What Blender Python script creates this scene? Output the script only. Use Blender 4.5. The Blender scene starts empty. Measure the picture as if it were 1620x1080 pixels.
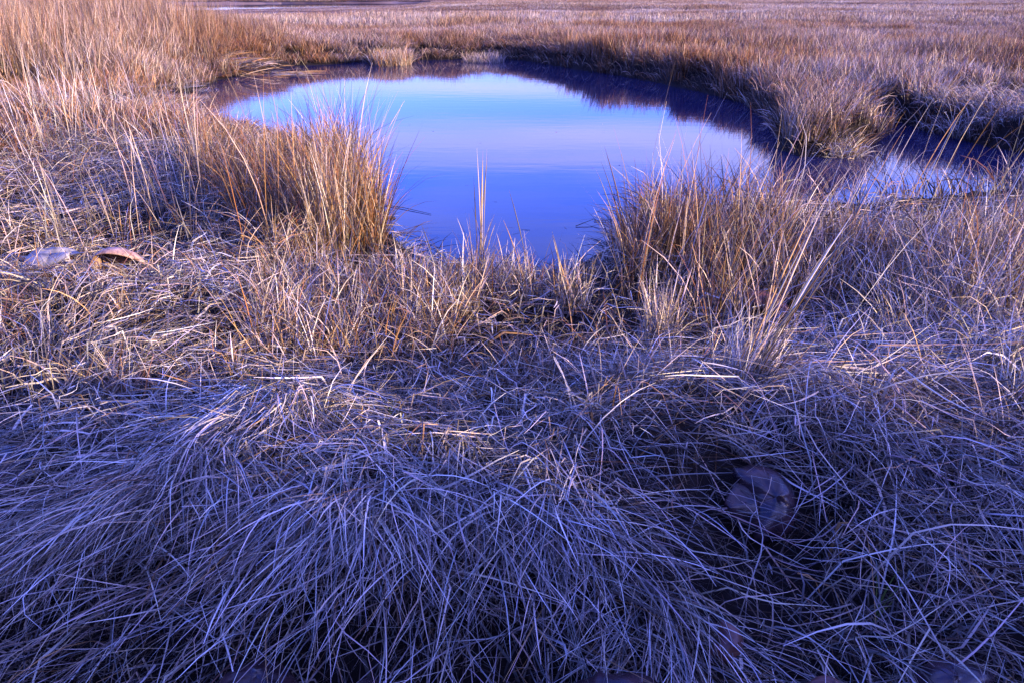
import bpy, math, random
import numpy as np
from mathutils import Vector

R = math.radians
SC = bpy.context.scene
COL = SC.collection
rs = np.random.RandomState(11)
random.seed(5)

# ------------------------------------------------------------------ camera
CAM_Z, PITCH, FPX = 1.55, R(23.8), 1260.0
cam_d = bpy.data.cameras.new('camera'); cam = bpy.data.objects.new('camera', cam_d); COL.objects.link(cam)
cam.location = (0, 0, CAM_Z); cam.rotation_euler = (R(90) - PITCH, 0, 0)
cam_d.lens = 28.0; cam_d.sensor_width = 36.0; cam_d.clip_start = 0.05; cam_d.clip_end = 3000
SC.camera = cam

# ------------------------------------------------------------------ sky, sun, exposure
SUN_EL, SUN_AZ = R(12), R(62)          # azimuth: to the right of straight behind the camera
sun_vec = Vector((math.sin(SUN_AZ) * math.cos(SUN_EL), -math.cos(SUN_AZ) * math.cos(SUN_EL), math.sin(SUN_EL)))
w = bpy.data.worlds.new('World'); SC.world = w; w.use_nodes = True
nt = w.node_tree; nt.nodes.clear(); N = nt.nodes.new; L = nt.links.new
out = N('ShaderNodeOutputWorld'); bg = N('ShaderNodeBackground'); bg.inputs['Strength'].default_value = 0.15
sky = N('ShaderNodeTexSky'); sky.sky_type = 'NISHITA'; sky.sun_disc = False
sky.sun_elevation = SUN_EL; sky.sun_rotation = math.pi - SUN_AZ
sky.air_density = 1.2; sky.dust_density = 0.6; sky.ozone_density = 3.0
hsv = N('ShaderNodeHueSaturation'); hsv.inputs['Saturation'].default_value = 1.2; hsv.inputs['Value'].default_value = 2.15
tint = N('ShaderNodeMix'); tint.data_type = 'RGBA'; tint.blend_type = 'MULTIPLY'; tint.inputs[0].default_value = 1
tint.inputs[7].default_value = (0.34, 0.41, 1.65, 1)
tc = N('ShaderNodeTexCoord'); sep = N('ShaderNodeSeparateXYZ')
L(tc.outputs['Generated'], sep.inputs[0])
addz = N('ShaderNodeMath'); addz.operation = 'MAXIMUM'; addz.inputs[1].default_value = 0.0; L(sep.outputs['Z'], addz.inputs[0])
add2 = N('ShaderNodeMath'); add2.inputs[1].default_value = 0.06; L(addz.outputs[0], add2.inputs[0])
dv = N('ShaderNodeVectorMath'); dv.operation = 'DIVIDE'; comb = N('ShaderNodeCombineXYZ')
for i in range(3): L(add2.outputs[0], comb.inputs[i])
L(tc.outputs['Generated'], dv.inputs[0]); L(comb.outputs[0], dv.inputs[1])
mp = N('ShaderNodeMapping'); mp.inputs['Scale'].default_value = (0.30, 1.25, 0.0); mp.inputs['Location'].default_value = (3.2, 0.37, 0)
mp.inputs['Rotation'].default_value = (0, 0, R(-7))
L(dv.outputs[0], mp.inputs[0])
cn = N('ShaderNodeTexNoise'); cn.inputs['Scale'].default_value = 0.8; cn.inputs['Detail'].default_value = 7; cn.inputs['Roughness'].default_value = 0.52
L(mp.outputs[0], cn.inputs['Vector'])
cr = N('ShaderNodeValToRGB'); cr.color_ramp.elements[0].position = 0.41; cr.color_ramp.elements[1].position = 0.66
cr.color_ramp.elements[1].color = (0.75, 0.75, 0.75, 1)
L(cn.outputs['Fac'], cr.inputs[0])
mixc = N('ShaderNodeMix'); mixc.data_type = 'RGBA'; L(cr.outputs[0], mixc.inputs[0])
L(sky.outputs[0], hsv.inputs['Color']); L(hsv.outputs[0], tint.inputs[6]); L(tint.outputs[2], mixc.inputs[6])
mixc.inputs[7].default_value = (4.2, 4.0, 7.3, 1)
L(mixc.outputs[2], bg.inputs['Color']); L(bg.outputs[0], out.inputs['Surface'])

sd_ = bpy.data.lights.new('sun', 'SUN'); sun = bpy.data.objects.new('sun', sd_); COL.objects.link(sun)
sd_.energy = 5.0; sd_.angle = R(0.6); sd_.color = (1.0, 0.74, 0.42)
sun.rotation_euler = sun_vec.to_track_quat('Z', 'Y').to_euler()
vs = SC.view_settings; vs.view_transform = 'Standard'; vs.look = 'None'; vs.gamma = 1; vs.exposure = 1.3
SC.render.engine = 'CYCLES'
SC.cycles.max_bounces = 4; SC.cycles.diffuse_bounces = 1; SC.cycles.glossy_bounces = 2; SC.cycles.transmission_bounces = 2
SC.cycles.transparent_max_bounces = 4
SC.cycles.use_denoising = True

# ------------------------------------------------------------------ helpers
WATER = -0.30
cp, sp_ = math.cos(PITCH), math.sin(PITCH)
def at(px, py, z=0.0):
    a = (px - 810) / FPX; b = (540 - py) / FPX
    d = np.array([a, cp + b * sp_, -sp_ + b * cp]); t = (z - CAM_Z) / d[2]
    return np.array([d[0] * t, d[1] * t])

def hash2(ix, iy, s):
    h = (ix.astype(np.int64) * 374761393 + iy.astype(np.int64) * 668265263 + s * 1442695041) & 0xffffffff
    h = ((h ^ (h >> 13)) * 1274126177) & 0xffffffff
    return ((h ^ (h >> 16)) & 0xffffff) / float(0xffffff)
def vnoise(x, y, s=0):
    ix = np.floor(x); iy = np.floor(y); fx = x - ix; fy = y - iy
    fx = fx * fx * (3 - 2 * fx); fy = fy * fy * (3 - 2 * fy)
    a = hash2(ix, iy, s); b = hash2(ix + 1, iy, s); c = hash2(ix, iy + 1, s); d = hash2(ix + 1, iy + 1, s)
    return (a * (1 - fx) + b * fx) * (1 - fy) + (c * (1 - fx) + d * fx) * fy
def fbm(x, y, sc, s=0, o=3):
    v = 0; a = 0.5; t = 0
    for k in range(o):
        v = v + a * vnoise(x * sc * 2 ** k, y * sc * 2 ** k, s + 17 * k); t += a; a *= 0.5
    return v / t
def sstep(a, b, x):
    t = np.clip((x - a) / (b - a), 0, 1); return t * t * (3 - 2 * t)

POND_PX = [(296,190),(292,165),(300,150),(330,132),(400,114),(470,104),(530,102),(575,98),(590,103),(650,101),(662,95),
 (700,95),(770,92),(830,96),(900,108),(980,120),(1060,134),(1130,150),(1180,166),(1215,190),(1232,215),(1240,236),(1262,246),(1310,249),
 (1350,243),(1378,228),(1388,214),(1382,204),(1396,196),(1418,192),(1440,198),(1478,210),(1524,222),(1576,234),(1650,248),(1770,275),
 (1800,335),(1640,352),(1590,344),(1540,346),(1480,354),(1400,364),(1300,370),(1200,372),(1100,372),(1030,372),(985,385),(962,414),(930,434),
 (880,445),(800,443),(720,437),(660,426),(618,404),(604,380),(585,335),(520,290),(440,250),(350,225)]
POND = np.array([at(x, y, WATER) for x, y in POND_PX])
def sdist(px, py, P):
    px = np.asarray(px, float); py = np.asarray(py, float)
    best = np.full(px.shape, 1e9); ins = np.zeros(px.shape, bool); n = len(P)
    for i in range(n):
        a = P[i]; b = P[(i + 1) % n]; e = b - a
        wx = px - a[0]; wy = py - a[1]
        t = np.clip((wx * e[0] + wy * e[1]) / (e @ e), 0, 1)
        best = np.minimum(best, (wx - e[0] * t) ** 2 + (wy - e[1] * t) ** 2)
        c = ((a[1] > py) != (b[1] > py))
        if abs(e[1]) > 1e-12:
            ins ^= c & (px < e[0] * (py - a[1]) / e[1] + a[0])
    d = np.sqrt(best); return np.where(ins, -d, d)
# creek far out to the left, with a low dark bank beyond it
CREEK = np.array([(-180, 76), (-62, 80), (-44, 79), (-30, 84), (-17, 100), (-11, 124), (-14, 134), (-26, 132), (-44, 122), (-52, 126), (-54, 158), (-190, 160)], float)
MUD_C = at(800, 450, -0.1)

MOUNDS = [(*at(470, 735, .1), .30, .22, .13), (*at(330, 850, .1), .34, .22, .12), (*at(600, 880, .1), .26, .2, .12), (*at(880, 850, .1), .36, .22, .10), (*at(150, 760, .1), .3, .2, .10),
          (*at(1010, 760, .1), .3, .2, .09), (*at(1260, 690, .1), .35, .22, .10), (*at(180, 510, .1), .6, .35, .12), (*at(1450, 880, .1), .25, .2, .08)]
def hgt(x, y):
    x = np.asarray(x, float); y = np.asarray(y, float)
    near = np.hypot(x, y) < 45
    sd = np.full(x.shape, 30.0)
    if near.any(): sd[near] = sdist(x[near], y[near], POND)
    far = (y > 80) & (x < 10)
    sc = np.full(x.shape, 30.0)
    if far.any(): sc[far] = sdist(x[far], y[far], CREEK)
    sd2 = sd + (vnoise(x * 2.1, y * 2.1, 3) - 0.5) * 0.22 + (vnoise(x * 7, y * 7, 4) - 0.5) * 0.07
    shelf = np.exp(-(((x - MUD_C[0]) / 0.75) ** 2 + ((y - MUD_C[1]) / 0.7) ** 2))
    left = sstep(1.0, -3.5, x) * sstep(9, 13, y)
    wb = 0.20 + 1.1 * shelf + 0.7 * left
    bank = np.where(sd2 > 0, sstep(0, 1, sd2 / wb) * 0.30, -0.45 * sstep(0, 1.2, -sd2)) - 0.30
    bank = bank + 0.02 * np.sign(sd2) * (np.abs(sd2) < 3) * sstep(0, 0.12, np.abs(sd2)) * (1 - shelf)
    hum = (fbm(x, y, 1.1, 9) - 0.5) * 0.28 + (fbm(x, y, 0.33, 21, 2) - 0.5) * 0.22
    crest = 0.17 * np.exp(-((y - 2.15 - 0.12 * np.sin(x * 2.3)) / 0.42) ** 2) * sstep(1.5, 0.4, x)
    crest = crest * (0.35 + 1.1 * vnoise(x * 1.9 + 3, y * 0.7, 31))
    mound = sum(a * np.exp(-(((x - mx) / rx) ** 2 + ((y - my) / ry) ** 2)) for mx, my, rx, ry, a in MOUNDS)
    knoll = mound + 0.12 * np.exp(-(((x + 0.95) / 0.32) ** 2 + ((y - 2.62) / 0.3) ** 2)) - 0.20 * sstep(1.75, 1.25, y)
    z = bank + (hum * (1 - 0.85 * sstep(28, 48, y)) + crest + knoll) * sstep(0.3, 1.4, sd)
    z = np.where(sc < 0, -0.8, z) - 0.3 * sstep(1.5, 0, sc) * (sc >= 0)
    z = z - 0.22 * sstep(45, 70, y) * sstep(0, -14, x) * sstep(125, 118, y) * (sc > 0) + sstep(170, 300, y) * 0.9
    return z

def slope(x, y, e=0.06):
    return (hgt(x + e, y) - hgt(x - e, y)) / (2 * e), (hgt(x, y + e) - hgt(x, y - e)) / (2 * e)

def mesh_np(name, V, F, col=None, smooth=True, uv=None):
    me = bpy.data.meshes.new(name); k = F.shape[1]
    me.vertices.add(len(V)); me.vertices.foreach_set('co', V.astype(np.float32).ravel())
    me.loops.add(F.size); me.loops.foreach_set('vertex_index', F.astype(np.int32).ravel())
    me.polygons.add(len(F)); me.polygons.foreach_set('loop_start', np.arange(0, F.size, k, dtype=np.int32))
    me.update(calc_edges=True)
    if smooth: me.polygons.foreach_set('use_smooth', np.ones(len(F), bool))
    if col is not None:
        a = me.color_attributes.new('col', 'FLOAT_COLOR', 'POINT'); a.data.foreach_set('color', np.hstack([col, np.ones((len(col), 1))]).astype(np.float32).ravel())
    return me
def link(name, me, mat=None, parent=None, **props):
    o = bpy.data.objects.new(name, me); COL.objects.link(o)
    if mat is not None and me is not None and not me.materials: me.materials.append(mat)
    if parent is not None: o.parent = parent
    for k, v in props.items(): o[k] = v
    return o

# ------------------------------------------------------------------ materials
def new_mat(name):
    m = bpy.data.materials.new(name); m.use_nodes = True; nt = m.node_tree; nt.nodes.clear()
    o = nt.nodes.new('ShaderNodeOutputMaterial'); return m, nt, o
def grass_mat(name, patch=0.35, hue_a=(0.85, 0.62, 0.40), hue_b=(1.05, 1.0, 1.08), rough=0.45, trans=0.08, scale=0.9):
    m, nt, o = new_mat(name); n = nt.nodes.new; l = nt.links.new
    at_ = n('ShaderNodeAttribute'); at_.attribute_name = 'col'
    geo = n('ShaderNodeNewGeometry')
    ns = n('ShaderNodeTexNoise'); ns.inputs['Scale'].default_value = scale; ns.inputs['Detail'].default_value = 3
    l(geo.outputs['Position'], ns.inputs['Vector'])
    rp = n('ShaderNodeValToRGB'); rp.color_ramp.elements[0].position = 0.36; rp.color_ramp.elements[0].color = (*hue_a, 1)
    rp.color_ramp.elements[1].position = 0.62; rp.color_ramp.elements[1].color = (*hue_b, 1); l(ns.outputs['Fac'], rp.inputs[0])
    mu = n('ShaderNodeMix'); mu.data_type = 'RGBA'; mu.blend_type = 'MULTIPLY'; mu.inputs[0].default_value = patch
    l(at_.outputs['Color'], mu.inputs[6]); l(rp.outputs[0], mu.inputs[7])
    pb = n('ShaderNodeBsdfPrincipled'); pb.inputs['Roughness'].default_value = rough; pb.inputs['Specular IOR Level'].default_value = 0.35
    l(mu.outputs[2], pb.inputs['Base Color'])
    tr = n('ShaderNodeBsdfTranslucent'); l(mu.outputs[2], tr.inputs['Color'])
    mx = n('ShaderNodeMixShader'); mx.inputs[0].default_value = trans
    l(pb.outputs[0], mx.inputs[1]); l(tr.outputs[0], mx.inputs[2]); l(mx.outputs[0], o.inputs['Surface'])
    return m
def solid(name, c1, c2, scale=8, rough=0.7, bump=0.3, spec=0.3, detail=6):
    m, nt, o = new_mat(name); n = nt.nodes.new; l = nt.links.new
    tc = n('ShaderNodeTexCoord'); ns = n('ShaderNodeTexNoise'); ns.inputs['Scale'].default_value = scale; ns.inputs['Detail'].default_value = detail
    l(tc.outputs['Object'], ns.inputs['Vector'])
    rp = n('ShaderNodeValToRGB'); rp.color_ramp.elements[0].position = 0.35; rp.color_ramp.elements[1].position = 0.65
    rp.color_ramp.elements[0].color = (*c1, 1); rp.color_ramp.elements[1].color = (*c2, 1); l(ns.outputs['Fac'], rp.inputs[0])
    pb = n('ShaderNodeBsdfPrincipled'); pb.inputs['Roughness'].default_value = rough; pb.inputs['Specular IOR Level'].default_value = spec
    l(rp.outputs[0], pb.inputs['Base Color'])
    bp = n('ShaderNodeBump'); bp.inputs['Strength'].default_value = bump; bp.inputs['Distance'].default_value = 0.01
    l(ns.outputs['Fac'], bp.inputs['Height']); l(bp.outputs[0], pb.inputs['Normal']); l(pb.outputs[0], o.inputs['Surface'])
    return m
M_GRASS = grass_mat('dry_grass')
M_FIELD = grass_mat('field_grass', patch=1.0, hue_a=(0.62, 0.42, 0.27), hue_b=(1.0, 0.93, 0.92), scale=0.22)
M_SOIL = solid('dark_peat', (0.018, 0.014, 0.012), (0.055, 0.042, 0.035), 14, 0.85, 0.6)
M_SHELL = solid('dark_shell', (0.012, 0.009, 0.014), (0.06, 0.03, 0.032), 16, 0.24, 0.5, 0.5)
M_SHELLR = solid('red_shell', (0.06, 0.02, 0.016), (0.15, 0.06, 0.04), 25, 0.4, 0.4, 0.4)
M_SHELLG = solid('grey_shell', (0.06, 0.06, 0.08), (0.30, 0.28, 0.29), 14, 0.6, 0.8)
M_TAN = solid('tan_shell', (0.22, 0.12, 0.08), (0.5, 0.32, 0.23), 26, 0.7, 0.9)
M_STRAW = solid('reed_sheath', (0.50, 0.43, 0.36), (0.78, 0.70, 0.61), 30, 0.5, 0.3)
M_ALGA = solid('green_alga', (0.02, 0.06, 0.01), (0.09, 0.16, 0.03), 20, 0.6, 0.5)
M_BARK = solid('bark', (0.05, 0.04, 0.035), (0.12, 0.10, 0.08), 12, 0.9, 0.5)
M_LEAF = solid('thicket_leaf', (0.04, 0.05, 0.02), (0.09, 0.07, 0.03), 3, 0.7, 0)

# ------------------------------------------------------------------ ground and water
def ground():
    rr = np.concatenate([np.linspace(0.0, 0.9, 6), 0.9 * (1100 / 0.9) ** (np.linspace(0, 1, 430) ** 1.35)[1:]])
    fr = np.linspace(-math.pi * 0.24, math.pi * 0.24, 420); bk = np.linspace(math.pi * 0.24, math.pi * 1.76, 90)[1:-1]
    an = np.concatenate([fr, bk]); nA = len(an); nR = len(rr)
    A, Rr = np.meshgrid(an, rr); X = Rr * np.sin(A); Y = Rr * np.cos(A)
    Z = hgt(X.ravel(), Y.ravel())
    V = np.stack([X.ravel(), Y.ravel(), Z], 1)
    i = np.arange(nR - 1)[:, None] * nA; j = np.arange(nA)[None, :]; j2 = (j + 1) % nA
    F = np.stack([i + j, i + j2, i + nA + j2, i + nA + j], -1).reshape(-1, 4)
    F = F[:, ::-1]
    m, nt, o = new_mat('marsh_peat'); n = nt.nodes.new; l = nt.links.new
    geo = n('ShaderNodeNewGeometry'); ns = n('ShaderNodeTexNoise'); ns.inputs['Scale'].default_value = 9; ns.inputs['Detail'].default_value = 8
    l(geo.outputs['Position'], ns.inputs['Vector'])
    rp = n('ShaderNodeValToRGB'); rp.color_ramp.elements[0].color = (0.005, 0.004, 0.004, 1); rp.color_ramp.elements[1].color = (0.03, 0.023, 0.02, 1)
    l(ns.outputs['Fac'], rp.inputs[0])
    # straw-covered peat farther out, where single blades are no longer told apart
    ln = n('ShaderNodeVectorMath'); ln.operation = 'LENGTH'; l(geo.outputs['Position'], ln.inputs[0])
    mr = n('ShaderNodeMapRange'); mr.inputs[1].default_value = 40; mr.inputs[2].default_value = 110; l(ln.outputs['Value'], mr.inputs[0])
    n2 = n('ShaderNodeTexNoise'); n2.inputs['Scale'].default_value = 0.08; n2.inputs['Detail'].default_value = 6; l(geo.outputs['Position'], n2.inputs['Vector'])
    r2 = n('ShaderNodeValToRGB'); r2.color_ramp.elements[0].position = 0.35; r2.color_ramp.elements[0].color = (0.17, 0.10, 0.075, 1)
    r2.color_ramp.elements[1].position = 0.65; r2.color_ramp.elements[1].color = (0.36, 0.26, 0.20, 1); l(n2.outputs['Fac'], r2.inputs[0])
    mx = n('ShaderNodeMix'); mx.data_type = 'RGBA'; l(mr.outputs[0], mx.inputs[0]); l(rp.outputs[0], mx.inputs[6]); l(r2.outputs[0], mx.inputs[7])
    pb = n('ShaderNodeBsdfPrincipled'); pb.inputs['Roughness'].default_value = 0.9; pb.inputs['Specular IOR Level'].default_value = 0.06
    l(mx.outputs[2], pb.inputs['Base Color'])
    bp = n('ShaderNodeBump'); bp.inputs['Strength'].default_value = 0.6; bp.inputs['Distance'].default_value = 0.02; l(ns.outputs['Fac'], bp.inputs['Height']); l(bp.outputs[0], pb.inputs['Normal'])
    l(pb.outputs[0], o.inputs['Surface'])
    link('marsh_ground', mesh_np('marsh_ground', V, F), m, kind='structure', label='dark peat ground of the marsh under the dry grass')
ground()

def water():
    m, nt, o = new_mat('pond_water'); n = nt.nodes.new; l = nt.links.new
    geo = n('ShaderNodeNewGeometry'); mp = n('ShaderNodeMapping'); mp.inputs['Scale'].default_value = (1.0, 3.2, 1); l(geo.outputs['Position'], mp.inputs[0])
    ns = n('ShaderNodeTexNoise'); ns.inputs['Scale'].default_value = 1.6; ns.inputs['Detail'].default_value = 4; l(mp.outputs[0], ns.inputs['Vector'])
    bp = n('ShaderNodeBump'); bp.inputs['Strength'].default_value = 0.045; bp.inputs['Distance'].default_value = 0.02; l(ns.outputs['Fac'], bp.inputs['Height'])
    pb = n('ShaderNodeBsdfPrincipled'); pb.inputs['Base Color'].default_value = (0.012, 0.014, 0.05, 1)
    pb.inputs['Roughness'].default_value = 0.02; pb.inputs['IOR'].default_value = 1.33; pb.inputs['Specular IOR Level'].default_value = 0.38
    l(bp.outputs[0], pb.inputs['Normal']); l(pb.outputs[0], o.inputs['Surface'])
    V = np.array([(-60, 2.2, WATER), (60, 2.2, WATER), (60, 60, WATER), (-60, 60, WATER)], float)
    link('pond_water', mesh_np('pond_water', V, np.array([[0, 1, 2, 3]])), m, kind='structure', label='still blue pond water reflecting the sky')
    V = np.array([(-300, 85, WATER), (20, 85, WATER), (20, 240, WATER), (-300, 240, WATER)], float)
    link('creek_water', mesh_np('creek_water', V, np.array([[0, 1, 2, 3]])), m, kind='structure', label='blue strip of creek water at the far left')
water()

# ------------------------------------------------------------------ blades of grass
PAL = {
 'straw': (0.62, 0.50, 0.37), 'pale': (0.80, 0.71, 0.61), 'pink': (0.55, 0.43, 0.38), 'ochre': (0.50, 0.30, 0.12),
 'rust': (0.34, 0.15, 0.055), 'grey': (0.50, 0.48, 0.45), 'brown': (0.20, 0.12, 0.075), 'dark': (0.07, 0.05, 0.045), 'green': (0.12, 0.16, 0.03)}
def pick(n, mix, rg=None):
    rg = rg or rs
    ks = list(mix); p = np.array([mix[k] for k in ks], float); p /= p.sum()
    c = np.array([PAL[k] for k in ks])[rg.choice(len(ks), n, p=p)]
    c = c * np.where(rg.rand(n, 1) < 0.5, rg.uniform(0.12, 0.5, (n, 1)), 1.0) * np.where(rg.rand(n, 1) < 0.16, 1.3, 1.0)
    return np.clip(c * rg.uniform(0.72, 1.2, (n, 1)) * rg.uniform(0.93, 1.07, (n, 3)), 0.01, 0.85)

def blades(x, y, z, az, t0, t1, Ln, W, col, seg=5, daz=0.5, bendp=1.3, clear=None, basedark=0.55, rg=None, ground=True):
    rg = rg or rs; n = len(x); S = seg + 1
    s = np.linspace(0, 1, S)[None, :]
    th = t0[:, None] + (t1 - t0)[:, None] * s ** bendp
    a = az[:, None] + (rg.uniform(-1, 1, n) * daz)[:, None] * s ** 1.2
    kk = (s > rg.uniform(0.3, 0.85, n)[:, None]) * (rg.rand(n) < 0.2)[:, None]
    a = a + kk * rg.uniform(-1.1, 1.1, n)[:, None]; th = th + kk * rg.uniform(0.0, 0.9, n)[:, None]
    T = np.stack([np.sin(th) * np.cos(a), np.sin(th) * np.sin(a), np.cos(th)], -1)
    st = (Ln / seg)[:, None, None]
    P = np.zeros((n, S, 3)); P[:, 0, 0] = x; P[:, 0, 1] = y; P[:, 0, 2] = z
    P[:, 1:] = P[:, :1] + np.cumsum((T[:, :-1] + T[:, 1:]) * 0.5 * st, 1)
    if ground:
        c = clear if clear is not None else rg.uniform(0.004, 0.03, n)
        g = hgt(P[:, 1:, 0].ravel(), P[:, 1:, 1].ravel()).reshape(n, S - 1)
        P[:, 1:, 2] = np.maximum(P[:, 1:, 2], np.maximum(g, WATER) + c[:, None] * np.minimum(1, s[:, 1:] * 3))
    D = np.gradient(P, axis=1); D /= np.linalg.norm(D, axis=2, keepdims=True) + 1e-9
    rv = rg.normal(size=(n, 1, 3)); Sd = np.cross(D, np.broadcast_to(rv, D.shape)); Sd /= np.linalg.norm(Sd, axis=2, keepdims=True) + 1e-9
    prof = (1 - 0.85 * s ** 2.2) * (0.75 + 0.25 * np.minimum(1, s * 5))
    hw = (W[:, None] * prof * 0.5)[..., None]
    V = np.stack([P - Sd * hw, P + Sd * hw], 2).reshape(-1, 3)
    b = (np.arange(n) * S * 2)[:, None]; k = np.arange(seg)[None, :] * 2
    F = np.stack([b + k, b + k + 1, b + k + 3, b + k + 2], -1).reshape(-1, 4)
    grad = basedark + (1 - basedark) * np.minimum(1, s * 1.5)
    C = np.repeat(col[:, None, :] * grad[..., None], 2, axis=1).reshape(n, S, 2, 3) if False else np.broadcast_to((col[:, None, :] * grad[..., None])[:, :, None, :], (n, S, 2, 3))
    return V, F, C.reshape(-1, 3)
def merge(parts):
    Vs, Fs, Cs = [], [], []; o = 0
    for V, F, C in parts:
        Vs.append(V); Fs.append(F + o); Cs.append(C); o += len(V)
    return np.vstack(Vs), np.vstack(Fs), np.vstack(Cs)

def scatter(n, poly, dens=None, rg=None):
    """random points inside a polygon of the ground, thinned by a density function"""
    rg = rg or rs; poly = np.asarray(poly); lo = poly.min(0); hi = poly.max(0)
    X = np.empty(0); Y = np.empty(0)
    while len(X) < n:
        x = rg.uniform(lo[0], hi[0], n * 2); y = rg.uniform(lo[1], hi[1], n * 2)
        k = sdist(x, y, poly) < 0
        if dens is not None: k &= rg.rand(n * 2) < dens(x, y)
        X = np.append(X, x[k]); Y = np.append(Y, y[k])
    return X[:n], Y[:n]
U = lambda a, b, n: rs.uniform(a, b, n)
def land(x, y, m=0.05): return sdist(x, y, POND) > m

# ---- shells lie in small hollows of the mat: fewer blades grow there
SHELLS = [  # x, y in the photograph, radius, heading, tilt, roll, material, height above ground, label
 (1203, 812, 0.120, 0.4, 0.10, 0.75, 'dark', 0.13, 'dark blue domed horseshoe crab shell in the grass right of centre, the most exposed one'),
 (400, 1075, 0.105, 1.6, 0.2, 0.1, 'dark', 0.10, 'purple rounded crab shell rising from the bottom edge at left'),
 (560, 1100, 0.085, -1.2, -0.5, 0.6, 'dark', 0.13, 'purple crab shell showing one pointed corner above the bottom edge'),
 (965, 1085, 0.115, -1.9, -0.35, 0.4, 'dark', 0.10, 'dark violet crab shell under crossing blades at the bottom edge, right of the middle'),
 (1150, 990, 0.05, -0.2, 0.5, 0.7, 'red', 0.06, 'thin reddish brown curved crab shell standing on its rim'),
 (1530, 1050, 0.10, 2.4, 0.15, -0.2, 'dark', 0.04, 'large dark blue crab shell sunk in the grass near the bottom right corner'),
 (1318, 1068, 0.045, 0.8, 0.3, 0.1, 'red', 0.06, 'small dull red shell half hidden between two larger shells at bottom right'),
 (1612, 1092, 0.07, 2.0, 0.3, 0.1, 'red', 0.10, 'reddish shell cut off by the bottom right corner'),
 (1212, 486, 0.14, 0.9, 0.35, 0.3, 'red', 0.10, 'purplish brown shell behind the tall stems of the right shore'),
 (12, 800, 0.13, 0.1, 0.1, 0.2, 'dark', 0.05, 'dark purple shell at the left edge beside pale cut straw'),
 (84, 440, 0.15, 2.9, 0.35, 0.0, 'grey', 0.16, 'blue grey weathered shell lying on the left beside the tan one'),
 (196, 446, 0.15, -1.57, -0.9, 0.0, 'tan', 0.15, 'tan overturned shell with a straight upper edge on the left'),
]
SXY = np.array([at(q[0], q[1], 0.08) for q in SHELLS]); SRAD = np.array([q[2] for q in SHELLS])
def off_shell(x, y, k=0.05):
    f = np.ones(len(x))
    for (a, b), rr in zip(SXY, SRAD):
        d = np.hypot(x - a, (y - b)); f = np.minimum(f, np.where(d < rr * 0.92, k, 1))
        d2 = np.hypot(x - a, (y - b - rr)); f = np.minimum(f, np.where(d2 < rr * 0.8, 0.6, 1))
    return f

# ---- matted salt hay in the foreground -------------------------------------------------
def flow(x, y):
    """azimuth the hay is combed towards: down over the crest near the camera, swirling elsewhere"""
    sx, sy = slope(x, y, 0.15)
    sw = (fbm(x, y, 0.9, 40, 2) - 0.5) * 9.0
    near = sstep(2.7, 2.1, y) * sstep(1.4, 0.2, x)
    base = -math.pi / 2 - 0.50 * np.clip(-x - 0.2, -1.0, 1.4)
    dx = np.cos(base) * (0.2 + 3.6 * near) + np.cos(sw) * (1.0 - 0.55 * near) - sx * 1.3
    dy = np.sin(base) * (0.2 + 3.6 * near) + np.sin(sw) * (1.0 - 0.55 * near) - sy * 1.3
    return np.arctan2(dy, dx)
def mat_hay(n, poly, cover, lens=(0.22, 0.55), wid=(0.0018, 0.0042), mix=None, seed=1, jit=0.35, seg=6, straight=0.45):
    rg = np.random.RandomState(seed); x, y = scatter(n, poly, lambda a, b: off_shell(a, b) * land(a, b, 0.25) * (0.28 + 0.72 * sstep(0.3, 0.6, fbm(a, b, 2.2, 60, 2))), rg)
    # lock by lock: blades of one lock share their direction
    az = flow(np.round(x / 0.09) * 0.09, np.round(y / 0.09) * 0.09) + rg.normal(0, jit, n)
    wild = rg.rand(n) < 0.22; az = np.where(wild, rg.uniform(-math.pi, math.pi, n), az)
    t0 = rg.uniform(0.2, 1.25, n); t1 = rg.uniform(1.5, 1.95, n)
    st = rg.rand(n) < straight; t0 = np.where(st, rg.uniform(0.9, 1.5, n), t0); t1 = np.where(st, t0 + rg.uniform(-0.05, 0.35, n), t1)
    Ln = rg.uniform(*lens, n); W = rg.uniform(*wid, n) * np.where(rg.rand(n) < 0.07, 1.9, 1)
    mix = mix or {'pale': 2, 'straw': 2.4, 'pink': 1.6, 'grey': 2.4, 'brown': 1.2, 'ochre': 0.4}
    return blades(x, y, hgt(x, y) - 0.01, az, t0, t1, Ln, W, pick(n, mix, rg), seg, 0.4, 0.9, clear=rg.uniform(0.003, cover, n) ** 1.0, rg=rg, basedark=0.3)

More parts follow.
